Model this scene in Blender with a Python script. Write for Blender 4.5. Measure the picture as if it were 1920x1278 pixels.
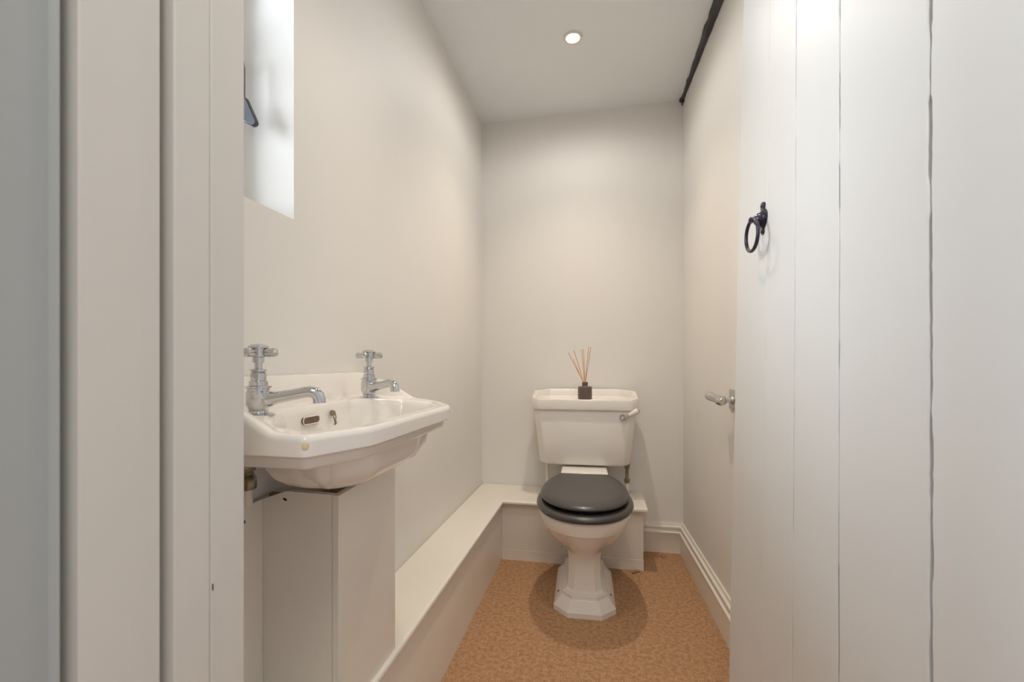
import bpy, bmesh, math, random
from mathutils import Vector, Matrix
random.seed(7)
C = bpy.context.scene.collection
for o in list(bpy.data.objects): bpy.data.objects.remove(o)
PI = math.pi
# ---------------------------------------------------------------- camera, world, lights, exposure
H = 0.87
cam = bpy.data.cameras.new('camera'); co = bpy.data.objects.new('camera', cam); C.objects.link(co)
co.location = (0, 0, H); co.rotation_euler = (PI/2, 0, math.radians(11.0125))
cam.sensor_width = 36; cam.lens = 853*36/1920; cam.shift_y = 41/1920; cam.clip_start = .02
cam.dof.use_dof = True; cam.dof.focus_distance = 1.3; cam.dof.aperture_fstop = 7
bpy.context.scene.camera = co
vs = bpy.context.scene.view_settings
vs.view_transform = 'Standard'; vs.look = 'None'; vs.gamma = 1; vs.use_curve_mapping = False; vs.exposure = 0.36
w = bpy.data.worlds.new('world'); bpy.context.scene.world = w; w.use_nodes = True
bg = w.node_tree.nodes['Background']; bg.inputs[0].default_value = (.93, .96, 1, 1); bg.inputs[1].default_value = 0.5
def light(name, kind, loc, rot, power, color, **k):
    d = bpy.data.lights.new(name, kind); d.energy = power; d.color = color
    for a, b in k.items(): setattr(d, a, b)
    o = bpy.data.objects.new(name, d); o.location = loc; o.rotation_euler = rot; C.objects.link(o); return o
# daylight outside the small window in the left wall, plus an added, unseen fill light over the hall behind the camera
light('window_daylight', 'AREA', (-1.25, .25, 1.75), Vector((.83, .50, -.22)).to_track_quat('-Z', 'Y').to_euler(), 58, (.80, .90, 1), shape='RECTANGLE', size=1.1, size_y=1.1)
light('hall_fill', 'AREA', (.15, -.45, 2.25), (math.radians(12), 0, 0), 7, (1, .90, .78), shape='RECTANGLE', size=.5, size_y=.5)

# ---------------------------------------------------------------- materials
def mat(name, col, rough=.5, metal=0, var=.0, vscale=6, bump=0, bscale=200, coat=0, spec=.5, col2=None, stretch=(1,1,1)):
    m = bpy.data.materials.new(name); m.use_nodes = True; n = m.node_tree.nodes; l = m.node_tree.links
    p = n['Principled BSDF']; p.inputs['Roughness'].default_value = rough; p.inputs['Metallic'].default_value = metal
    p.inputs['Specular IOR Level'].default_value = spec
    p.inputs['Coat Weight'].default_value = coat; p.inputs['Coat Roughness'].default_value = .05
    tc = n.new('ShaderNodeTexCoord'); mp = n.new('ShaderNodeMapping'); mp.inputs['Scale'].default_value = stretch
    l.new(tc.outputs['Object'], mp.inputs[0])
    nz = n.new('ShaderNodeTexNoise'); nz.inputs['Scale'].default_value = vscale; nz.inputs['Detail'].default_value = 6
    l.new(mp.outputs[0], nz.inputs['Vector'])
    r = n.new('ShaderNodeValToRGB'); r.color_ramp.elements[0].position = .35; r.color_ramp.elements[1].position = .65
    c2 = col2 or tuple(max(0, x*(1-var)) for x in col)
    r.color_ramp.elements[0].color = (*c2, 1); r.color_ramp.elements[1].color = (*col, 1)
    l.new(nz.outputs['Fac'], r.inputs[0]); l.new(r.outputs[0], p.inputs['Base Color'])
    if bump:
        n2 = n.new('ShaderNodeTexNoise'); n2.inputs['Scale'].default_value = bscale; n2.inputs['Detail'].default_value = 4
        l.new(mp.outputs[0], n2.inputs['Vector'])
        b = n.new('ShaderNodeBump'); b.inputs['Strength'].default_value = bump; b.inputs['Distance'].default_value = .002
        l.new(n2.outputs['Fac'], b.inputs['Height']); l.new(b.outputs[0], p.inputs['Normal'])
    return m
M = {}
M['wall'] = mat('wall_paint', (.81, .785, .745), .55, var=.02, vscale=3, bump=.12, bscale=45)
M['ceil'] = mat('ceiling_paint', (.83, .85, .86), .7, var=.02, vscale=3, bump=.1, bscale=45)
M['gloss'] = mat('gloss_white_paint', (.83, .78, .70), .3, var=.02, vscale=8, bump=.08, bscale=60)
M['door'] = mat('door_paint', (.74, .74, .73), .45, spec=.25, var=.02, vscale=5, bump=.10, bscale=35, stretch=(1, 1, .15))
M['jamb'] = mat('jamb_paint', (.70, .675, .63), .45, var=.04, vscale=9, bump=.25, bscale=90, stretch=(1, 1, .08))
M['hall'] = mat('shaded_white_paint', (.42, .44, .44), .6, var=.03, vscale=4, bump=.1, bscale=60)  # white paint on the doorway's near side, its shade put into a darker grey
M['china'] = mat('white_china', (.84, .80, .745), .16, var=.01, coat=.25)
M['chrome'] = mat('chrome', (.62, .62, .63), .06, 1, var=.03)
M['brass'] = mat('tarnished_brass', (.36, .31, .22), .35, .85, var=.4, vscale=60, bump=.2)
M['seat'] = mat('black_seat', (.040, .035, .034), .36, var=.1, coat=.12, spec=.75)
M['iron'] = mat('black_iron', (.030, .026, .050), .3, .5, var=.3, vscale=90, bump=.2, bscale=300, coat=.3)
M['pewter'] = mat('dark_grey_window_iron', (.075, .08, .085), .4, .4, var=.2, vscale=60)
M['beam'] = mat('dark_timber', (.075, .073, .082), .55, var=.6, vscale=40, bump=.6, bscale=120, stretch=(1, .15, 1), col2=(.030, .026, .026))
M['fitting'] = mat('lamp_trim', (.74, .68, .62), .4, 0)
M['raw'] = mat('raw_wood', (.42, .27, .12), .7, var=.35, vscale=20, stretch=(1, .1, 1))
M['bottle'] = mat('brown_frosted_glass', (.155, .108, .094), .38, var=.15, vscale=30)
M['reed'] = mat('reed', (.80, .36, .10), .6, var=.2, vscale=60)
M['dark'] = mat('dark_hole', (.05, .035, .028), .8, var=.2)
M['overflow'] = mat('overflow_inside', (.20, .12, .075), .6, var=.3, vscale=90)
M['print'] = mat('faint_grey_print', (.62, .60, .56), .4, var=.05)
M['stain'] = mat('yellowed_chip', (.80, .68, .45), .25, var=.15, vscale=80)
# carpet
m = mat('carpet', (.40, .205, .095), .95, bump=0, spec=.1); M['carpet'] = m
n = m.node_tree.nodes; l = m.node_tree.links; p = n['Principled BSDF']
tc = n['Texture Coordinate']
na = n.new('ShaderNodeTexNoise'); na.inputs['Scale'].default_value = 330; na.inputs['Detail'].default_value = 12; na.inputs['Roughness'].default_value = .75
nb = n.new('ShaderNodeTexNoise'); nb.inputs['Scale'].default_value = 75; nb.inputs['Detail'].default_value = 8
l.new(tc.outputs['Object'], na.inputs['Vector']); l.new(tc.outputs['Object'], nb.inputs['Vector'])
ra = n.new('ShaderNodeValToRGB'); e = ra.color_ramp.elements
e[0].position = .30; e[0].color = (.33, .165, .085, 1); e[1].position = .66; e[1].color = (.88, .66, .46, 1)
k = e.new(.5); k.color = (.50, .275, .142, 1)
l.new(na.outputs['Fac'], ra.inputs[0])
mx = n.new('ShaderNodeMix'); mx.data_type = 'RGBA'; mx.blend_type = 'MULTIPLY'; mx.inputs[0].default_value = .75
rb = n.new('ShaderNodeValToRGB'); rb.color_ramp.elements[0].color = (.62, .60, .58, 1); rb.color_ramp.elements[0].position = .34; rb.color_ramp.elements[1].position = .60; rb.color_ramp.elements[1].color = (1.0, 1.0, 1.0, 1)
l.new(nb.outputs['Fac'], rb.inputs[0]); l.new(ra.outputs[0], mx.inputs[6]); l.new(rb.outputs[0], mx.inputs[7]); l.new(mx.outputs[2], p.inputs['Base Color'])
bp = n.new('ShaderNodeBump'); bp.inputs['Strength'].default_value = .5; bp.inputs['Distance'].default_value = .004
l.new(na.outputs['Fac'], bp.inputs['Height']); l.new(bp.outputs[0], p.inputs['Normal'])
def emit(name, col, s):
    m = bpy.data.materials.new(name); m.use_nodes = True; p = m.node_tree.nodes['Principled BSDF']
    p.inputs['Emission Color'].default_value = (*col, 1); p.inputs['Emission Strength'].default_value = s; return m
M['lamp'] = emit('lit_lamp', (1, .86, .66), 14)
m = bpy.data.materials.new('window_glass'); m.use_nodes = True; M['glass'] = m
n = m.node_tree.nodes; l = m.node_tree.links; n.remove(n['Principled BSDF'])
tr = n.new('ShaderNodeBsdfTransparent'); gl = n.new('ShaderNodeBsdfGlossy'); gl.inputs['Roughness'].default_value = .02
fr = n.new('ShaderNodeFresnel'); ms = n.new('ShaderNodeMixShader')
l.new(fr.outputs[0], ms.inputs[0]); l.new(tr.outputs[0], ms.inputs[1]); l.new(gl.outputs[0], ms.inputs[2]); l.new(ms.outputs[0], n['Material Output'].inputs[0])

# ---------------------------------------------------------------- helpers
def obj(name, bm, m, parent=None, smooth=True, angle=35, bevel=0, kind=None, label=None, seg=2):
    bmesh.ops.recalc_face_normals(bm, faces=bm.faces)
    me = bpy.data.meshes.new(name); bm.to_mesh(me); bm.free()
    o = bpy.data.objects.new(name, me); C.objects.link(o)
    me.materials.append(M[m] if isinstance(m, str) else m)
    if smooth:
        for f in me.polygons: f.use_smooth = True
        me.set_sharp_from_angle(angle=math.radians(angle))
    if bevel:
        b = o.modifiers.new('bevel', 'BEVEL'); b.width = bevel; b.segments = seg; b.limit_method = 'ANGLE'; b.angle_limit = math.radians(30); b.harden_normals = False
    if parent: o.parent = parent
    if kind: o['kind'] = kind
    if label: o['label'] = label
    return o
def box(bm, x0, x1, y0, y1, z0, z1):
    v = [bm.verts.new((x, y, z)) for x in (x0, x1) for y in (y0, y1) for z in (z0, z1)]
    for f in ((0,1,3,2),(4,6,7,5),(0,4,5,1),(2,3,7,6),(0,2,6,4),(1,5,7,3)): bm.faces.new([v[i] for i in f])
    return bm
def bx(*a): return box(bmesh.new(), *a)
def loft(bm, rings, cap0=True, cap1=True, closed=True):
    R = [[bm.verts.new(p) for p in r] for r in rings]; n = len(R[0])
    for a, b in zip(R, R[1:]):
        for i in range(n if closed else n-1):
            j = (i+1) % n
            try: bm.faces.new((a[i], a[j], b[j], b[i]))
            except ValueError: pass
    if cap0: bm.faces.new(R[0][::-1])
    if cap1: bm.faces.new(R[-1])
    return bm
def lathe(bm, prof, n=28, mtx=None):
    mtx = mtx or Matrix()
    return loft(bm, [[mtx @ Vector((max(r, 1e-5)*math.cos(2*PI*i/n), max(r, 1e-5)*math.sin(2*PI*i/n), z)) for i in range(n)] for r, z in prof])
def align(p, d):
    q = Vector(d).to_track_quat('Z', 'Y'); return Matrix.Translation(p) @ q.to_matrix().to_4x4()
def tube(bm, pts, rad, n=14):
    pts = [Vector(p) for p in pts]; rings = []
    if not hasattr(rad, '__len__'): rad = [rad]*len(pts)
    up = None
    for i, p in enumerate(pts):
        t = (pts[min(i+1, len(pts)-1)]-pts[max(i-1, 0)]).normalized()
        if up is None: up = t.orthogonal().normalized()
        up = (up - t*up.dot(t)).normalized(); s = t.cross(up)
        rings.append([p + rad[i]*(math.cos(2*PI*k/n)*up + math.sin(2*PI*k/n)*s) for k in range(n)])
    return loft(bm, rings)
def prism(bm, poly, axis, a, b):
    def P(u, v, t): return {'x': (t, u, v), 'y': (u, t, v), 'z': (u, v, t)}[axis]
    return loft(bm, [[P(u, v, a) for u, v in poly], [P(u, v, b) for u, v in poly]])
def empty(name, loc, label, cat, rz=0, group=None):
    o = bpy.data.objects.new(name, None); C.objects.link(o); o.location = loc; o.rotation_euler = (0, 0, rz)
    o['label'] = label; o['category'] = cat
    if group: o['group'] = group
    return o
def sroot(name, loc=(0, 0, 0)):
    o = bpy.data.objects.new(name, None); C.objects.link(o); o.location = loc; o['kind'] = 'structure'; return o

# ---------------------------------------------------------------- setting
D = 2.20; XL = -.58
def XR(y): return .373 + (D-y)*.0409           # right wall opens slightly towards the doorway
ZL, ZR = 2.06, 2.078
def zc_(x): return ZL + (x-XL)*(ZR-ZL)/(.373-XL)
floor = obj('floor', bx(-1.3, 1.0, -1.2, 2.3, -.05, 0), 'carpet', kind='structure', smooth=False)
bm = bmesh.new()
loft(bm, [[(x, y, zc_(x)+dz) for x, y in ((-.9, .25), (.6, .25), (.6, 2.3), (-.9, 2.3))] for dz in (0, .1)])
# hole for the downlight is hidden by its trim ring, the ceiling stays one slab
obj('ceiling', bm, 'ceil', kind='structure', smooth=False)
obj('wall_back', bx(-.75, .6, D, D+.12, 0, 2.12), 'wall', kind='structure', smooth=False)
bm = bmesh.new()
loft(bm, [[(XR(.42), .42, z), (XR(D), D, z), (XR(D)+.12, D, z), (XR(.42)+.12, .42, z)] for z in (0, 2.12)])
obj('wall_right', bm, 'wall', kind='structure', smooth=False)
WY0, WY1, WZ0, WZ1 = .44, .78, 1.146, 1.86       # window opening
bm = bmesh.new()
xo = XL-.19
# left wall as one closed slab with an opening
ys = (.25, WY0, WY1, D); zs = (0, WZ0, WZ1, 2.12)
V = {}
for xi, x in enumerate((XL, xo)):
    for i, y in enumerate(ys):
        for j, z in enumerate(zs): V[xi, i, j] = bm.verts.new((x, y, z))
for xi in (0, 1):
    for i in range(3):
        for j in range(3):
            if (i, j) != (1, 1): bm.faces.new((V[xi, i, j], V[xi, i+1, j], V[xi, i+1, j+1], V[xi, i, j+1]))
def side(a, b): bm.faces.new((V[0, a[0], a[1]], V[0, b[0], b[1]], V[1, b[0], b[1]], V[1, a[0], a[1]]))
for a, b in (((1,1),(2,1)),((2,1),(2,2)),((2,2),(1,2)),((1,2),(1,1))): side(a, b)
for i in range(3): side((i,0),(i+1,0)); side((i,3),(i+1,3))
for j in range(3): side((0,j),(0,j+1)); side((3,j),(3,j+1))
obj('wall_left', bm, 'wall', kind='structure', smooth=False)
# front wall pieces either side of the doorway
w_ = sroot('wall_front')
obj('wall_piece', bx(XL-.02, -.42, .254, .415, 0, 2.12), 'wall', w_, smooth=False)
obj('wall_piece', bx(.40, .60, .28, .415, 0, 2.12), 'wall', w_, smooth=False)
obj('wall_piece', bx(-.42, .40, .28, .415, 1.96, 2.12), 'wall', w_, smooth=False)
# door frame on the left: lining, stop and architrave, all full height
fr_ = sroot('trim_1')
obj('lining', bx(-.42, -.390, .2536, .409, 0, 1.96), 'jamb', fr_, bevel=.002)
obj('lining_board', bx(-.391, -.366, .2600, .3215, 0, 1.955), 'jamb', fr_, bevel=.0012)
obj('door_stop', bx(-.391, -.361, .330, .3665, 0, 1.95), 'jamb', fr_, bevel=.0015)
obj('door_stop', bx(-.391, -.3605, .3668, .408, 0, 1.95), 'jamb', fr_, bevel=.0015)
bm = bmesh.new()
prism(bm, [(-.43, .10), (-.376, .10), (-.376, .2480), (-.3725, .2500), (-.3715, .2520), (-.3735, .2535), (-.43, .2535)], 'z', 0, 1.98)
obj('architrave', bm, 'hall', fr_, angle=60)
fr2 = sroot('trim_2')
obj('lining', bx(.372, .41, .267, .409, 0, 1.96), 'jamb', fr2, bevel=.002)
obj('head_lining', bx(-.376, .372, .267, .409, 1.93, 1.96), 'jamb', fr2, bevel=.002)
# marks on the frame
for x, y, z, a, b in ((-.3602, .372, .535, .0012, .004), (-.3602, .3685, .655, .0006, .012)):
    bm = bmesh.new(); lathe(bm, [(0, 0), (1, 0), (1, .5), (0, .5)], 10, Matrix.Translation((x, y, z)) @ Matrix.Diagonal((.0006, a, b, 1)))
    obj('paint_chip', bm, 'dark', fr_)

# boxed pipe ledge
LZ = .271
lg = sroot('trim_3')
outer = [(XL, .42), (-.415, .42), (-.415, 1.938), (.192, 1.938), (.192, D), (XL, D)]
bm = bmesh.new(); loft(bm, [[(x, y, z) for x, y in outer] for z in (LZ-.018, LZ)])
obj('ledge_board', bm, 'gloss', lg, bevel=.007, seg=4)
obj('front_board', bx(-.445, -.428, .42, 1.99, 0, LZ-.018), 'gloss', lg, smooth=False)
obj('front_board', bx(-.445, .176, 1.972, 1.990, 0, LZ-.018), 'gloss', lg, smooth=False)
obj('end_board', bx(.158, .176, 1.990, D, 0, LZ-.018), 'gloss', lg, smooth=False)
bm = bmesh.new()
box(bm, -.428, .1775, 1.9705, 1.973, 0, .046)
obj('lower_strip', bm, 'gloss', lg, bevel=.001)
bm = bmesh.new(); lathe(bm, [(0, 0), (.0022, 0), (.0022, .0012), (0, .0012)], 10, align((-.165, 1.972, .075), (0, -1, 0)))
obj('screw_hole', bm, 'dark', lg)
# skirting boards
prof = [(0,0),(.018,0),(.018,.086),(.0205,.089),(.0205,.094),(.017,.0965),(.011,.098),(.0095,.104),(.012,.109),(.0155,.112),(.016,.118),(.013,.122),(.0085,.1235),(.0085,.126),(.0065,.133),(0,.133)]
bm = bmesh.new()
loft(bm, [[(.1762, D-t, z) for t, z in prof], [(XR(D)-t, D-t, z) for t, z in prof]])
obj('baseboard_back', bm, 'gloss', kind='structure', angle=40)
bm = bmesh.new()
loft(bm, [[(XR(D)-t, D-t, z) for t, z in prof], [(XR(.45)-t, .45, z) for t, z in prof]])
obj('baseboard_right', bm, 'gloss', kind='structure', angle=40)
# window: casement set in the reveal
wn = sroot('window_1')
fx0, fx1 = -.745, -.705
for a in ((WY0, WY0+.035, WZ0, WZ1), (WY1-.03, WY1, WZ0, WZ1), (WY0+.035, WY1-.03, WZ0, WZ0+.04), (WY0+.035, WY1-.03, WZ1-.04, WZ1), (WY0+.035, WY1-.03, 1.49, 1.51)):
    obj('window_frame', bx(fx0, fx1, *a), 'gloss', wn, bevel=.003)
obj('pane', bx(-.727, -.723, WY0+.03, WY1-.025, WZ0+.035, 1.495), 'glass', wn, smooth=False)
obj('pane', bx(-.727, -.723, WY0+.03, WY1-.025, 1.505, WZ1-.035), 'glass', wn, smooth=False)
hd = obj('window_handle', tube(bmesh.new(), [(-.706, .752, 1.44), (-.685, .752, 1.45), (-.6705, .752, 1.447), (-.6675, .752, 1.43), (-.6675, .752, 1.38), (-.668, .752, 1.365)], .0035, 10), 'pewter', wn, label='dark iron casement handle with a flared paddle end')
bm = bmesh.new()
prism(bm, [(-.672, 1.375), (-.664, 1.375), (-.658, 1.371), (-.6375, 1.328), (-.6365, 1.322), (-.640, 1.318), (-.646, 1.317), (-.672, 1.332)], 'y', .748, .757)
obj('paddle', bm, 'pewter', hd, bevel=.002)

# ---------------------------------------------------------------- plank door, opened against the right wall
dr = sroot('door_1')
def lean(y):
    P = [(.38, -.006), (.54, -.004), (.73, .003), (.88, .0093), (1.025, .0226), (1.26, .0362)]
    for (a, va), (b, vb) in zip(P, P[1:]):
        if y <= b: return va + (vb-va)*(y-a)/(b-a)
    return P[-1][1]
def dx(y, z): return .335 + lean(y)*(z-.925)/1.718
joints = [(.40, 0), (.5455, .0028), (.7295, .0020), (.882, .0013), (1.026, .0), (1.2335, 0)]
NZ = 200
def ragged(g, seed):
    r = random.Random(seed); out = []; v = g*.5; t = 0
    for i in range(NZ+1):
        if t <= 0: v = g*r.choice((.35, .5, .65, .8, .95)); t = r.randint(2, 9)
        t -= 1; out.append(max(.0002, v + r.uniform(-.08, .08)*g) if g else .0002)
    return out
def wob(g, seed):
    r = random.Random(seed); out = []; v = 0
    for i in range(NZ+1): v = v*.6 + r.uniform(-1, 1)*g*.28; out.append(v)
    return out
for k in range(5):
    (y0, g0), (y1, g1) = joints[k], joints[k+1]
    a, b = ragged(g0, k), ragged(g1, k+1); wa, wb = wob(g0, k+50), wob(g1, k+51)
    bm = bmesh.new(); rings = []
    for i in range(NZ+1):
        z = .012 + 1.88*i/NZ; p = y0 + a[i] + wa[i]; q = y1 - b[i] + wb[i]; e = .0022 if k < 3 else .0012
        qe = e if k < 4 else .004; dd = .0012
        rings.append([(dx(p, z)+dd, p, z), (dx(p, z), p+e, z), (dx(q, z), q-qe, z), (dx(q, z)+(dd if k < 4 else .004), q, z), (dx(q, z)+.020, q, z), (dx(p, z)+.020, p, z)])
    loft(bm, rings)
    obj('plank', bm, 'door', dr, smooth=False)
for z in (.28, .95, 1.62):
    bm = bmesh.new(); loft(bm, [[(dx(y, z+s)+t, y, z+s) for t, s in ((.0203, -.06), (.0203, .06), (.036, .055), (.036, -.055))] for y in (.42, .7, .95, 1.21)])
    obj('ledge', bm, 'door', dr, bevel=.002)
bm = bmesh.new()
for yj in (.5455, .7295, .882, 1.026):                       # loose tongues behind the joints
    loft(bm, [[(dx(yj, z)+t, yj+s, z) for t, s in ((.013, -.005), (.013, .005), (.015, .005), (.015, -.005))] for z in (.013, .925, 1.89)])
obj('tongue', bm, 'door', dr, smooth=False)
# ring handle on the door
px_, py_ = dx(1.046, 1.17), 1.046
rh = empty('ring_handle', (px_, py_, 1.175), '', '')
del rh['label']; del rh['category']
C.objects.unlink(rh); bpy.data.objects.remove(rh)
out = []
for zz, hw in ((-.034, .0015), (-.031, .0045), (-.026, .005), (-.0225, .0035), (-.019, .008), (-.012, .0125), (-.003, .0145), (.006, .014), (.013, .011), (.017, .0065), (.021, .0055), (.027, .007), (.031, .006), (.034, .0025)):
    out.append((hw, zz))
out = [(h*1.75, z) for h, z in out]; poly = [(h, z) for h, z in out] + [(-h, z) for h, z in out[::-1]]
bm = bmesh.new()
loft(bm, [[(px_-t, py_+h*s, 1.175+z) for h, z in poly] for t, s in ((0, 1), (.0025, 1), (.0035, .8))])
rh = obj('ring_handle', bm, 'iron', dr, angle=50, label='black iron ring handle on a shaped back plate')
bm = bmesh.new(); mt = align((px_-.003, py_, 1.173), (-1, 0, 0))
lathe(bm, [(.0165, 0), (.016, .003), (.0135, .009), (.0095, .014), (.005, .0165), (0, .017)], 24, mt)
obj('boss', bm, 'iron', rh)
bm = bmesh.new()
tube(bm, [(px_-.014, py_-.001, 1.172), (px_-.022, py_-.006, 1.174), (px_-.028, py_-.010, 1.172)], [.0045, .004, .0045], 12)
lathe(bm, [(0, -.009), (.004, -.008), (.0055, -.003), (.0055, .003), (.004, .008), (0, .009)], 16, align((px_-.028, py_-.012, 1.1685), (.35, 1, 0)))
obj('pivot', bm, 'iron', rh)
bm = bmesh.new(); cx, cy, cz = px_-.027, py_-.014, 1.137; R = .0325; a = math.radians(93)
for s in (0,):
    pts = [(cx + R*math.sin(t)*math.cos(a), cy + R*math.sin(t)*math.sin(a), cz + R*math.cos(t)) for t in [2*PI*i/48 for i in range(48)]]
    rings = []
    nrm = Vector((math.sin(a), -math.cos(a), 0))
    for i, p in enumerate(pts):
        rad_ = (Vector(p)-Vector((cx, cy, cz))).normalized()
        rings.append([Vector(p) + .0037*(math.cos(2*PI*k/12)*rad_ + math.sin(2*PI*k/12)*nrm) for k in range(12)])
    rings.append(rings[0])
    loft(bm, rings, False, False); bmesh.ops.remove_doubles(bm, verts=bm.verts, dist=1e-6)
obj('ring', bm, 'iron', rh, angle=80)
for dz in (.026, -.0275):
    bm = bmesh.new(); lathe(bm, [(.0032, 0), (.0032, .001), (.002, .0025), (0, .003)], 12, align((px_-.0033, py_-.0005, 1.175+dz), (-1, 0, 0)))
    obj('screw', bm, 'iron', rh)

# ---------------------------------------------------------------- basin
def ringpts(corners, n=10, it=3):
    P = []; m = len(corners)
    for i in range(m):
        a, b = Vector(corners[i]), Vector(corners[(i+1) % m])
        for k in range(n): P.append(a.lerp(b, k/n))
    for _ in range(it):
        P = [P[i]*.5 + (P[i-1] + P[(i+1) % len(P)])*.25 for i in range(len(P))]
    return P
bs = empty('basin', (XL, .742, .64), 'white china cloakroom basin with angled corners and chrome taps on left wall', 'basin')
def place(o): o.matrix_parent_inverse = bs.matrix_world.inverted(); return o
bpy.context.view_layer.update()
outer = [(-.579, .466), (-.482, .466), (-.380, .467), (-.332, .466), (-.294, .556), (-.291, .868), (-.350, .957), (-.425, 1.003), (-.50, 1.018), (-.579, 1.02)]
top = [.848, .843, .788, .786, .786, .786, .786, .789, .826, .848]
cen = Vector((-.43, .742))
def off(poly, ds):
    n = len(poly); out = []
    for i in range(n):
        d = ds[i] if hasattr(ds, '__len__') else ds
        p = Vector(poly[i]); a = (p - Vector(poly[i-1])).normalized(); b = (Vector(poly[(i+1) % n]) - p).normalized()
        na, nb = Vector((-a.y, a.x)), Vector((-b.y, b.x)); nn = (na+nb).normalized(); s = d/max(.45, nn.dot(na))
        q = p + nn*s; out.append((q.x, q.y))
    return out
back = {0, 1, 8, 9}
def keepback(poly, x=-.579): return [(min(max(px, x), 0) if i in (0, 9) else px, py) for i, (px, py) in enumerate(poly)]
def withback(poly): return [((-.579 if i in (0, 9) else p[0]), p[1]) for i, p in enumerate(poly)]
opening = [(-.500, .645), (-.470, .585), (-.435, .535), (-.362, .512), (-.325, .575), (-.322, .86), (-.362, .935), (-.432, .945), (-.468, .888), (-.500, .845)]
def scale(poly, s, c=(-.41, .735)): return [(c[0]+(x-c[0])*s, c[1]+(y-c[1])*s) for x, y in poly]
under = [(-.503, .607), (-.468, .560), (-.41, .545), (-.350, .553), (-.314, .60), (-.314, .770), (-.352, .83), (-.41, .855), (-.47, .85), (-.51, .82)]
def Z(poly, z):
    zz = z if hasattr(z, '__len__') else [z]*10
    return [(x, y, t) for (x, y), t in zip(poly, zz)]
R3 = []
R3.append(Z(scale(under, .18, (-.43, .68)), .6815))
R3.append(Z(scale(under, .48, (-.43, .68)), .683))
R3.append(Z(scale(under, .70, (-.425, .68)), .690))
R3.append(Z(scale(under, .87, (-.42, .68)), .703))
R3.append(Z(scale(under, .96, (-.42, .68)), .719))
R3.append(Z(under, .7395))
R3.append(Z(withback(off(outer, .017)), .7430))
R3.append(Z(withback(off(outer, .0145)), .7450))
R3.append(Z(withback(off(outer, .0115)), .7575))
R3.append(Z(withback(off(outer, .004)), .7585))
R3.append(Z(outer, .7615))
R3.append(Z(outer, .7635))
R3.append(Z(outer, [t-.0085 for t in top]))
R3.append(Z(outer, [t-.0065 for t in top]))
R3.append(Z(withback(off(outer, .0018)), [t-.002 for t in top]))
R3.append(Z(withback(off(outer, .0055)), top))
R3.append(Z(withback(off(outer, .0075)), top))
th_ = [.018, .017, .016, .014, .014, .014, .014, .016, .017, .018]
i1 = off(outer, th_); R3.append(Z(i1, [t - .0005 for t in top]))
i2 = off(outer, [t+.004 for t in th_]); R3.append(Z(i2, [max(.789, t-.007) if i in back else .785 for i, t in enumerate(top)]))
dz_ = [.797, .796, .789, .784, .784, .784, .784, .789, .796, .797]
i3 = off(outer, [.034, .032, .024, .018, .018, .018, .018, .024, .032, .034]); R3.append(Z(i3, dz_))
dz2 = [.796, .795, .789, .784, .784, .784, .784, .789, .795, .796]
R3.append(Z(scale(opening, 1.035), dz2))
R3.append(Z(opening, [t-.004 for t in dz2]))
R3.append(Z(scale(opening, .97), [t-.014 for t in dz2]))
R3.append(Z(scale(opening, .92), .745))
R3.append(Z(scale(opening, .85), .715))
R3.append(Z(scale(opening, .70), .692))
R3.append(Z(scale(opening, .40), .682))
R3.append(Z(scale(opening, .08), .679))
bm = bmesh.new(); loft(bm, [ringpts(r, 10, 1) for r in R3])
body = place(obj('bowl', bm, 'china', bs, angle=50))
# overflow slot, chain stay, faint lettering on the back wall of the bowl
wx = -.4925; t = .0075
def slotpoly(yc, zc, L, r, n=8):
    P = []
    for i in range(n+1): a = -PI/2+PI*i/n; P.append((yc+L+r*math.cos(a), zc+r*math.sin(a)))
    for i in range(n+1): a = PI/2+PI*i/n; P.append((yc-L+r*math.cos(a), zc+r*math.sin(a)))
    return P
bm = bmesh.new(); prism(bm, slotpoly(.708, .771, .0165, .0058), 'x', wx-.006, wx+.0008)
place(obj('overflow_slot', bm, 'overflow', bs, label='dark rounded overflow slot'))
bm = bmesh.new()
tube(bm, [(wx+.0010, .708+y-.708, z) for y, z in [(p[0], p[1]) for p in slotpoly(.708, .771, .0165, .0064)] + [slotpoly(.708, .771, .0165, .0064)[0]]], .0008, 8)
place(obj('overflow_lip', bm, 'china', bs))
bm = bmesh.new(); yc, zz = .770, .7765
lathe(bm, [(.0055, 0), (.0055, .003), (.004, .006), (0, .007)], 16, align((wx-.001, yc, zz), (1, 0, 0)))
tube(bm, [(wx+.004, yc-.003, zz), (wx+.007, yc-.005, zz-.008), (wx+.007, yc-.001, zz-.015), (wx+.006, yc+.004, zz-.008), (wx+.004, yc+.003, zz)], .0013, 8)
tube(bm, [(wx+.007, yc-.001, zz-.014), (wx+.007, yc+.002, zz-.019), (wx+.006, yc-.001, zz-.021)], .0022, 8)
place(obj('chain_stay', bm, 'brass', bs, label='tarnished chain stay stud with a loop'))
cu = bpy.data.curves.new('lettering', 'FONT'); cu.body = 'HERITAGE'; cu.size = .0085; cu.align_x = 'CENTER'; cu.extrude = .0001; cu.space_character = 1.15
tmp = bpy.data.objects.new('lettering_tmp', cu); C.objects.link(tmp); bpy.context.view_layer.update()
me = bpy.data.meshes.new_from_object(tmp.evaluated_get(bpy.context.evaluated_depsgraph_get())); bpy.data.objects.remove(tmp)
lt = bpy.data.objects.new('lettering', me); C.objects.link(lt); me.materials.clear(); me.materials.append(M['print']); lt.parent = bs
lt.matrix_world = Matrix.Identity(4)
me.transform(Matrix.Translation((wx+.0085, .707, .751)) @ Matrix.Rotation(PI/2, 4, 'Z') @ Matrix.Rotation(PI/2, 4, 'X'))
place(lt); lt.location = (0, 0, 0)
bm = bmesh.new(); bmesh.ops.create_icosphere(bm, subdivisions=3, radius=1)
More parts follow.
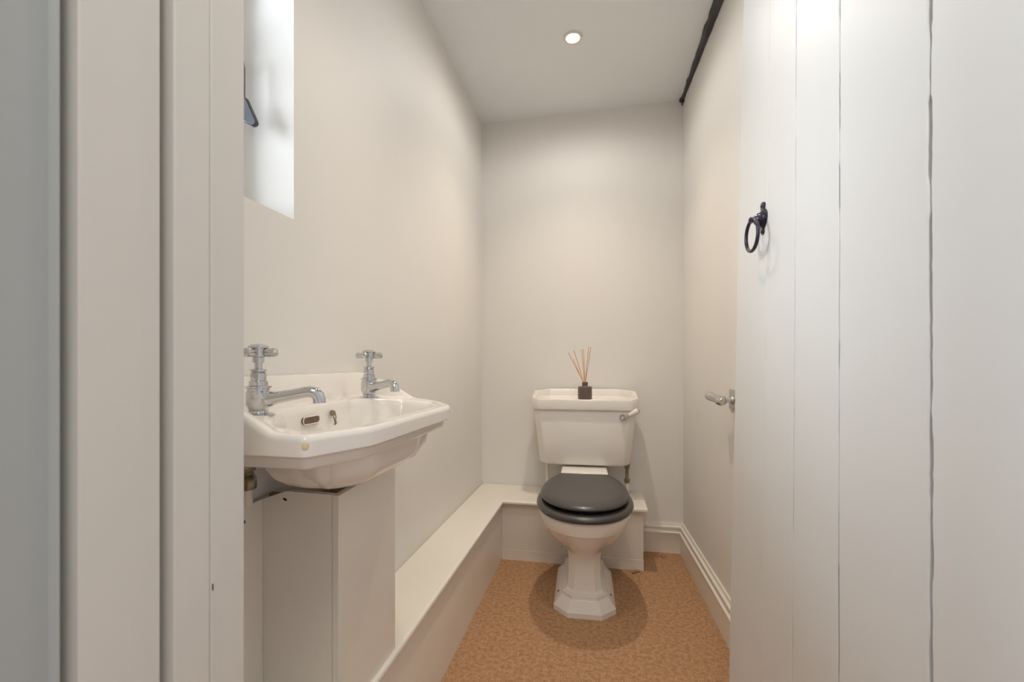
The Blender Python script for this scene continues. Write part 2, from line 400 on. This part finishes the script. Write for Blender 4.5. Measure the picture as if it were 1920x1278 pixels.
for v in bm.verts: v.co = Vector((-.3354 + .0050*v.co.x, .4709 + .0050*v.co.y, .774 + .0080*v.co.z))
place(obj('glaze_chip', bm, 'stain', bs, label='yellowed chip on the front corner'))
bm = bmesh.new(); lathe(bm, [(.0, .0), (.021, 0), (.021, .003), (.016, .004), (.012, .0025), (0, .0025)], 24, Matrix.Translation((-.41, .735, .679)))
place(obj('waste', bm, 'chrome', bs))
def make_tap(x, y, z, rz, label, rh):
    root = bpy.data.objects.new('x', None)
    T = Matrix.Translation((x, y, z)) @ Matrix.Rotation(rz, 4, 'Z')
    bm = bmesh.new()
    lathe(bm, [(.0, .004), (.012, .004), (.0135, .010), (.0165, .016), (.0165, .034), (.0150, .0365), (.0150, .039), (.0175, .040), (.0175, .0425), (.0125, .044), (.0125, .050), (.0105, .051), (.0105, .0615), (.0085, .063), (.0110, .0645), (.0110, .067), (.0070, .068), (.0052, .0685), (.0052, .078), (0, .078)], 28, T)
    tap = obj('tap', bm, 'chrome', bs, angle=30, label=label); place(tap)
    def sub(n, b, m='chrome', **k):
        o = obj(n, b, m, tap, **k); o.matrix_parent_inverse = tap.matrix_parent_inverse.copy() if False else Matrix(); return o
    b = bmesh.new(); lathe(b, [(0, 0), (.0225, 0), (.0225, .0015), (.018, .0035), (.013, .0045), (.0125, .007), (0, .007)], 32, T); sub('base_flange', b)
    b = bmesh.new(); pts = [(.010, 0, .023), (.025, 0, .0255), (.045, 0, .029), (.062, 0, .0325), (.070, 0, .0335), (.077, 0, .0315), (.0815, 0, .027), (.083, 0, .021), (.0832, 0, .0165)]
    tube(b, [T @ Vector(p) for p in pts], [.0125, .0088, .0082, .0082, .0085, .009, .0092, .0092, .0092], 20); sub('spout', b, angle=50)
    b = bmesh.new(); T2 = T @ Matrix.Translation((0, 0, .078)) @ Matrix.Rotation(rh, 4, 'Z')
    lathe(b, [(0, -.001), (.0078, -.001), (.0078, .006), (.0118, .0075), (.0125, .019), (.0138, .020), (.0138, .0225), (.011, .0245), (.006, .026), (0, .0262)], 28, T2)
    for q in range(4):
        lathe(b, [(0, 0), (.0042, 0), (.0044, .012), (.0062, .0135), (.0066, .024), (.0058, .0275), (.003, .0292), (0, .0295)], 18, T2 @ Matrix.Rotation(q*PI/2, 4, 'Z') @ Matrix.Translation((0, 0, .0135)) @ Matrix.Rotation(PI/2, 4, 'Y'))
    sub('cross_handle', b, angle=40)
    return tap
ta = make_tap(-.490, .581, .7935, math.radians(24), 'chrome tap nearest the doorway with cross handle and long spout', math.radians(-20))
tb = make_tap(-.490, .904, .7945, math.radians(-24), 'chrome tap at the far end with cross handle', math.radians(30))

# ---------------------------------------------------------------- boxed pedestal under the basin
CZ = .648
pb = empty('basin_cabinet', (-.48, .79, LZ), 'white painted boxed pedestal of flat panels standing under the basin', 'cabinet')
bpy.context.view_layer.update()
def pp(o): o.matrix_parent_inverse = pb.matrix_world.inverted(); return o
bm = bmesh.new(); prism(bm, [(.682, LZ), (.893, LZ), (.893, .661), (.682, .6505)], 'x', -.436, -.424)
pp(obj('front_panel', bm, 'gloss', pb, bevel=.001))
bm = bmesh.new(); prism(bm, [(-.5665, LZ), (-.4365, LZ), (-.4365, .651), (-.522, .653), (-.5665, .6375)], 'y', .683, .695)
pp(obj('side_panel', bm, 'gloss', pb, smooth=False))
pp(obj('side_panel', bx(-.579, -.4365, .880, .892, LZ, CZ), 'gloss', pb, smooth=False))
pp(obj('raw_edge', bx(-.5655, -.438, .6955, .705, CZ-.05, CZ-.004), 'raw', pb, smooth=False))
pp(obj('raw_edge', bx(-.4475, -.4367, .706, .879, CZ-.05, CZ-.004), 'raw', pb, smooth=False))
bm = bmesh.new(); lathe(bm, [(0, 0), (.0042, 0), (.0042, .0006), (0, .0006)], 12, Matrix.Translation((-.5245, .6829, CZ-.009)) @ Matrix.Rotation(.4, 4, 'Y') @ Matrix.Rotation(PI/2, 4, 'X') @ Matrix.Diagonal((1, .5, 1, 1)))
pp(obj('screw_hole', bm, 'dark', pb))
wp = empty('pipe_casing', (-.558, .55, LZ), 'low white panel boxing along the left wall behind the pedestal', 'panel')
bpy.context.view_layer.update()
o = obj('face_panel', bx(-.577, -.567, .42, .879, LZ, .637), 'gloss', wp, smooth=False); o.matrix_parent_inverse = wp.matrix_world.inverted()
bm = bmesh.new(); lathe(bm, [(0, 0), (.003, 0), (.003, .0006), (0, .0006)], 12, align((-.5669, .640, .612), (1, 0, 0)))
o = obj('screw_hole', bm, 'dark', wp); o.matrix_parent_inverse = wp.matrix_world.inverted()
# supply pipe and valve under the basin
sp = empty('supply_pipe', (-.5665, .646, .6372), 'white water pipe with tarnished brass fitting under the basin', 'pipe')
bpy.context.view_layer.update()
bm = bmesh.new(); lathe(bm, [(0, .6372), (.0085, .6372), (.0085, .665), (0, .665)], 18, Matrix.Translation((-.5665, .646, 0)))
o = obj('pipe', bm, 'gloss', sp); o.matrix_parent_inverse = sp.matrix_world.inverted()
bm = bmesh.new(); lathe(bm, [(0, .664), (.0135, .664), (.0145, .667), (.0145, .682), (.0125, .685), (.010, .688), (.010, .692), (.013, .694), (.013, .716), (.009, .718), (.009, .734), (0, .734)], 8, Matrix.Translation((-.5665, .646, 0)))
lathe(bm, [(0, 0), (.009, 0), (.009, .012), (.006, .013), (.006, .011), (0, .011)], 18, align((-.5625, .639, .704), (.75, -.75, 0)))
o = obj('valve', bm, 'brass', sp, label='tarnished brass fitting'); o.matrix_parent_inverse = sp.matrix_world.inverted()

# ---------------------------------------------------------------- toilet (local: x across, -y to the front, origin on the floor at the wall)
ty = 2.19
to = empty('toilet', (-.076, ty, 0), 'white close-coupled toilet with black seat and lid against the back wall', 'toilet', math.radians(2.06))
N = 64
def oct_pt(hw, yf, yb, c, u):
    P = [(-hw, yf+c), (-hw+c, yf), (hw-c, yf), (hw, yf+c), (hw, yb-c*.6), (hw-c*.6, yb), (-hw+c*.6, yb), (-hw, yb-c*.6)]
    k = u*8; i = int(k) % 8; f = k-int(k); a, b = P[i], P[(i+1) % 8]; return Vector((a[0]+(b[0]-a[0])*f, a[1]+(b[1]-a[1])*f))
def oval_pt(hw, yf, yb, u, yw=.45, e=2.15):
    # angle chosen to follow the octagon's parameter
    o = oct_pt(1, -1, 1, .6, u); a = math.atan2(o.y, o.x); ym = yf+(yb-yf)*yw
    cx_, sx_ = math.cos(a), math.sin(a)
    r = (abs(cx_)**e + abs(sx_)**e)**(-1/e)
    return Vector((hw*cx_*r, ym + (sx_*r)*((ym-yf) if sx_ < 0 else (yb-ym))))
def ring(z, hw, yf, yb, c, bl, **k):
    out = []
    for i in range(N):
        u = i/N; a = oct_pt(hw, yf, yb, c, u); b = oval_pt(hw, yf, yb, u, **k); p = a.lerp(b, bl); out.append((p.x, p.y, z))
    return out
rg = [ring(0, .108, -.628, -.265, .05, 0), ring(.017, .108, -.628, -.265, .05, 0), ring(.020, .106, -.625, -.266, .05, 0), ring(.045, .0835, -.604, -.273, .036, 0),
      ring(.048, .080, -.600, -.276, .035, 0), ring(.050, .079, -.599, -.277, .035, 0), ring(.062, .078, -.598, -.277, .035, 0), ring(.0645, .0755, -.595, -.279, .033, 0), ring(.0655, .067, -.587, -.28, .028, 0), ring(.071, .0615, -.580, -.28, .024, 0), ring(.09, .0585, -.576, -.28, .022, 0), ring(.13, .056, -.573, -.28, .022, .1),
      ring(.175, .057, -.574, -.27, .022, .2), ring(.190, .061, -.579, -.26, .024, .4), ring(.205, .075, -.592, -.25, .04, .7), ring(.225, .098, -.618, -.245, .05, 1), ring(.25, .121, -.652, -.24, .05, 1), ring(.28, .140, -.684, -.24, .05, 1),
      ring(.303, .150, -.704, -.24, .05, 1), ring(.306, .155, -.713, -.24, .05, 1), ring(.310, .157, -.717, -.24, .05, 1), ring(.335, .162, -.724, -.24, .05, 1), ring(.352, .1645, -.728, -.24, .05, 1), ring(.357, .161, -.725, -.243, .05, 1),
      ring(.357, .125, -.69, -.30, .05, 1), ring(.33, .115, -.68, -.31, .05, 1), ring(.24, .085, -.62, -.35, .05, 1), ring(.20, .05, -.56, -.40, .05, 1)]
obj('pan', loft(bmesh.new(), rg), 'china', to, angle=28)
bm = bmesh.new()
prism(bm, [(-.245, .30), (-.262, .33), (-.262, .398), (-.252, .409), (-.235, .412), (-.02, .414), (-.02, .28), (-.20, .28)], 'x', -.098, .098)
obj('pan_shelf', bm, 'china', to, bevel=.006, seg=3)
for s in (-1, 1):
    bm = bmesh.new(); lathe(bm, [(0, 0), (.004, 0), (.004, .0015), (0, .002)], 12, Matrix.Translation((s*.094, -.515, .034)) @ Matrix.Rotation(s*.85, 4, 'Y'))
    obj('fixing_screw', bm, 'dark', to)
def dshape(hw, yf, ym, yb, hb, n=72, e=2.15):
    """egg outline with a straight back edge of half width hb"""
    P = []; k = math.sqrt(max(1e-6, 1-(hb/hw)**2)); B = (yb-ym)/k; a1 = math.asin(k)
    m = n//2
    for i in range(m): a = -PI/2 + PI/2*(i/m); a = -PI/2 + (PI/2)*(i/m)
    ang = [-PI/2 + (a1+PI/2)*i/m for i in range(m+1)]
    for a in ang:
        if a <= 0:
            c_, s_ = math.cos(a), math.sin(a); r = (abs(c_)**e+abs(s_)**e)**(-1/e); P.append((hw*c_*r, ym + s_*r*(ym-yf)))
        else: P.append((hw*math.cos(a), ym+B*math.sin(a)))
    return P + [(-x, y) for x, y in P[::-1]][0:-1]
SY = (-.742, -.500, -.262)
def sring(d, z, base=(.1735,)+SY, hb=.10): return [(x, y, z) for x, y in dshape(base[0]-d, base[1]+d, base[2], base[3]-d*.6, hb-d*.3)]
bm = bmesh.new()
loft(bm, [sring(.012, .357), sring(.003, .360), sring(0, .366), sring(.001, .372), sring(.006, .3775), sring(.016, .3805), sring(.035, .3805), sring(.052, .376), sring(.055, .366), sring(.052, .357), sring(.012, .357)], False, False)
obj('seat', bm, 'seat', to, angle=80)
LB = (.1600, -.714, -.490, -.258); LZO = .005
bm = bmesh.new()
loft(bm, [sring(.010, .384+LZO, LB), sring(.002, .3865+LZO, LB), sring(0, .390+LZO, LB), sring(.002, .3945+LZO, LB), sring(.008, .399+LZO, LB), sring(.018, .4025+LZO, LB), sring(.032, .4045+LZO, LB), sring(.05, .405+LZO, LB), sring(.09, .4055+LZO, LB, .07)])
obj('lid', bm, 'seat', to, angle=80)
for s in (-1, 1):
    bm = bmesh.new(); lathe(bm, [(0, -.014), (.007, -.014), (.007, .014), (0, .014)], 16, align((s*.072, -.262, .388), (1, 0, 0)))
    obj('hinge', bm, 'chrome', to)
    bm = bmesh.new(); lathe(bm, [(0, 0), (.009, 0), (.009, .006), (0, .006)], 14, Matrix.Translation((s*.04, -.62, .3765)))
# cistern body
def cring(z, hw, yf, c): return [(x, y, z) for x, y in ((-hw, -.004), (-hw, yf+c), (-hw+c, yf), (hw-c, yf), (hw, yf+c), (hw, -.004))]
bm = bmesh.new()
loft(bm, [cring(.4195, .186, -.166, .03), cring(.4245, .194, -.176, .03), cring(.436, .1985, -.181, .03), cring(.52, .208, -.184, .03), cring(.665, .2245, -.188, .03)])
cb = obj('cistern', bm, 'china', to, bevel=.006, seg=3, angle=50)
bm = bmesh.new()
def lring(z, hw, yf, yb, c, cb_=.0): return [(x, y, z) for x, y in ((-hw+cb_, yb), (-hw, yb-cb_), (-hw, yf+c), (-hw+c, yf), (hw-c, yf), (hw, yf+c), (hw, yb-cb_), (hw-cb_, yb))]
zt = [.747, .741, .719, .711, .711, .719, .741, .747]
def lz(r, zs_): return [(x, y, z) for (x, y, _), z in zip(r, zs_)]
loft(bm, [lring(.6635, .222, -.186, -.006, .03, .03), lring(.6635, .2275, -.196, -.006, .032, .04), lring(.668, .231, -.199, -.006, .033, .045), lz(lring(0, .2315, -.199, -.006, .033, .062), [z-.006 for z in zt]), lz(lring(0, .229, -.197, -.008, .033, .062), zt),
          lz(lring(0, .219, -.188, -.017, .033, .058), zt), lz(lring(0, .208, -.180, -.026, .033, .045), [.715, .714, .7115, .7105, .7105, .7115, .714, .715]), lring(.7105, .195, -.170, -.040, .033, .04)])
obj('cistern_lid', bm, 'china', to, bevel=.004, seg=3, angle=50)
# flush lever
lx, lyy, lz_ = .163, -.187, .634
bm = bmesh.new(); lathe(bm, [(0, 0), (.0145, 0), (.0145, .003), (.011, .007), (.009, .013), (.0085, .022), (.006, .025), (0, .026)], 24, align((lx, lyy, lz_), (0, -1, 0)))
fl = obj('flush_lever', bm, 'chrome', to, label='chrome flush lever with white handle')
d = Vector((.062, 0, .034)).normalized(); G = Matrix.Diagonal((1.6, 1.6, 1.04, 1)); p0 = Vector((lx, lyy-.019, lz_))
bm = bmesh.new(); lathe(bm, [(0, 0), (.0048, 0), (.0048, .022), (.006, .023), (.006, .026), (0, .026)], 16, align(p0, d)); obj('arm', bm, 'chrome', fl)
bm = bmesh.new(); lathe(bm, [(0, .026), (.0045, .026), (.0055, .034), (.0078, .056), (.008, .064), (.0065, .068), (0, .068)], 18, align(p0, d) @ G); obj('grip', bm, 'china', fl, label='white china grip')
bm = bmesh.new(); lathe(bm, [(0, .068), (.0062, .068), (.0062, .070), (.0045, .073), (0, .0745)], 16, align(p0, d) @ G); obj('end_cap', bm, 'chrome', fl)
# pipes behind the pan
cp = empty('cistern_pipe', (.118, 2.121, LZ), 'white inlet pipe with brass valve under the right side of the cistern', 'pipe')
bm = bmesh.new(); lathe(bm, [(0, 0), (.0085, 0), (.0085, .062), (0, .062)], 16); obj('pipe', bm, 'gloss', cp)
bm = bmesh.new(); lathe(bm, [(0, .055), (.0105, .056), (.0125, .062), (.0125, .072), (.009, .077), (.0075, .08), (.0075, .118), (.0115, .122), (.0115, .134), (.014, .138), (.014, .147), (0, .147)], 8); obj('valve', bm, 'brass', cp, label='tarnished brass valve')
o = empty('overflow_pipe', (-.243, 2.115, LZ), 'plain white pipe under the left side of the cistern', 'pipe')
bm = bmesh.new(); lathe(bm, [(0, 0), (.008, 0), (.008, .147), (0, .147)], 16); obj('pipe', bm, 'gloss', o)

# ---------------------------------------------------------------- reed diffuser
bz = .7112
df = empty('reed_diffuser', (-.0675, 2.030, bz), 'small brown reed diffuser bottle standing on the cistern lid', 'diffuser')
bm = bmesh.new(); lathe(bm, [(0, 0), (.0285, 0), (.0305, .002), (.0308, .006), (.0308, .049), (.030, .053), (.027, .0555), (.013, .057), (.0118, .060), (.0118, .074), (.009, .075), (.009, .060), (0, .060)], 36)
obj('bottle', bm, 'bottle', df, angle=50)
bm = bmesh.new(); lathe(bm, [(.0122, .062), (.0127, .063), (.0127, .0735), (.0122, .0745)], 28); bm2 = bm
obj('collar', bm, 'bottle', df)
for (tx, tz, tyy) in ((-.074, .205, .012), (-.049, .215, -.008), (-.052, .175, .02), (-.0155, .2185, .015), (-.006, .2185, -.012), (.0165, .2305, .008), (.0265, .228, -.010)):
    s = Vector((-tx*.10, -tyy*.3, .045)); e_ = Vector((tx, tyy, tz))
    obj('reed', tube(bmesh.new(), [s, s.lerp(e_, .5), e_], .0013, 7), 'reed', df)

# ---------------------------------------------------------------- paper holder on the right wall, just beyond the door
hy = 1.505; hx = XR(hy); hz = .757
ph = empty('toilet_paper_holder', (hx, hy, hz), 'chrome holder arm on a square plate fixed to the right wall', 'paper holder', math.radians(2.34))
obj('back_plate', bx(-.004, -.0002, -.028, .028, -.031, .031), 'chrome', ph, bevel=.001)
bm = bmesh.new(); lathe(bm, [(0, .003), (.014, .003), (.013, .007), (.009, .010), (.0085, .022), (.012, .024), (.012, .029), (.008, .031), (.008, .040), (0, .040)], 22, align((0, 0, -.002), (-1, 0, 0)))
obj('post', bm, 'chrome', ph, angle=40)
bm = bmesh.new()
dd = Vector((-.30, .95, .18)).normalized()
lathe(bm, [(0, -.018), (.011, -.016), (.0155, -.009), (.016, .002), (.0145, .008), (.0125, .010), (.0130, .03), (.0145, .055), (.013, .063), (.008, .068), (0, .070)], 26, align((-.040, -.004, -.003), dd))
obj('arm', bm, 'chrome', ph, angle=40)

# ---------------------------------------------------------------- ceiling: downlight and dark timber strip
lxx, lyy_ = -.100, 1.687; lzz = zc_(lxx)
dl = empty('downlight', (lxx, lyy_, lzz), 'small round recessed downlight glowing in the ceiling above the toilet', 'ceiling light')
bm = bmesh.new()
pr = [(.0238, -.0005), (.0238, -.004), (.027, -.006), (.033, -.0045), (.0365, 0), (.0365, .001)]
loft(bm, [[(r*math.cos(2*PI*i/40), r*math.sin(2*PI*i/40), z) for i in range(40)] for r, z in pr], False, False)
obj('trim_ring', bm, 'fitting', dl)
bm = bmesh.new(); lathe(bm, [(.0242, -.0005), (.0242, -.0018), (.018, -.003), (0, -.0035)], 32)
obj('lamp', bm, 'lamp', dl)
light('downlight_beam', 'SPOT', (lxx, lyy_, lzz-.012), (0, 0, 0), 18, (1, .85, .67), spot_size=math.radians(112), spot_blend=1.0, shadow_soft_size=.022)
light('downlight_spill', 'SPOT', (lxx, lyy_, lzz-.012), (0, 0, 0), 6.5, (1, .97, .92), spot_size=math.radians(176), spot_blend=.5, shadow_soft_size=.025)
# its twin nearer the doorway, above the frame
x2, y2 = -.08, .92; z2 = zc_(x2)
dl2 = empty('downlight', (x2, y2, z2), 'second recessed downlight in the ceiling, nearer the doorway', 'ceiling light')
bm = bmesh.new(); loft(bm, [[(r*math.cos(2*PI*i/40), r*math.sin(2*PI*i/40), z) for i in range(40)] for r, z in pr], False, False); obj('trim_ring', bm, 'fitting', dl2)
bm = bmesh.new(); lathe(bm, [(.0242, -.0005), (.0242, -.0018), (.018, -.003), (0, -.0035)], 32); obj('lamp', bm, 'lamp', dl2)
light('downlight_beam', 'SPOT', (x2, y2, z2-.012), (0, 0, 0), 10, (1, .85, .67), spot_size=math.radians(112), spot_blend=1.0, shadow_soft_size=.022)
light('downlight_spill', 'SPOT', (x2, y2, z2-.012), (0, 0, 0), 1.4, (1, .97, .92), spot_size=math.radians(176), spot_blend=.5, shadow_soft_size=.025)

r = random.Random(3); bm = bmesh.new(); rings = []
K = 60
for i in range(K+1):
    y = 2.192 - (2.192-.46)*i/K; t = i/K
    w_r = .0070 + .0150*min(1, t*2.9) + .0010*math.sin(i*1.7) + r.uniform(-.0013, .0013)
    xx = XR(y) - .006 - .005*t; zz = 2.078 + .0017*(D-y) - .005
    rings.append([(xx + w_r*(1+.12*r.uniform(-1, 1))*math.cos(2*PI*k/9), y, zz + .75*w_r*(1+.12*r.uniform(-1, 1))*math.sin(2*PI*k/9)) for k in range(9)])
loft(bm, rings)
st = obj('timber_strip', bm, 'beam', angle=25)
st['label'] = 'rough dark timber strip running along the ceiling above the right wall'; st['category'] = 'beam'
bm = bmesh.new(); bmesh.ops.create_icosphere(bm, subdivisions=2, radius=.014)
for v in bm.verts: v.co = Vector((v.co.x*.9, v.co.y*.7, v.co.z*1.1)) * (1+.25*r.uniform(-1, 1)) + Vector((XR(2.18)-.008, 2.182, 2.068))
tube(bm, [(XR(2.18)-.008, 2.184, 2.062), (XR(2.18)-.009, 2.186, 2.050), (XR(2.18)-.007, 2.188, 2.044)], [.004, .003, .002], 8)
obj('knot', bm, 'beam', st, label='knotted dark end with a little hook')
# splinter on the carpet
bm = bmesh.new(); tube(bm, [(.128, 1.938, .003), (.146, 1.952, .005), (.163, 1.963, .003)], [.0045, .0065, .003], 6)
o = obj('wood_splinter', bm, 'raw'); o['label'] = 'small brown splinter on the carpet by the boxed ledge corner'; o['category'] = 'splinter'
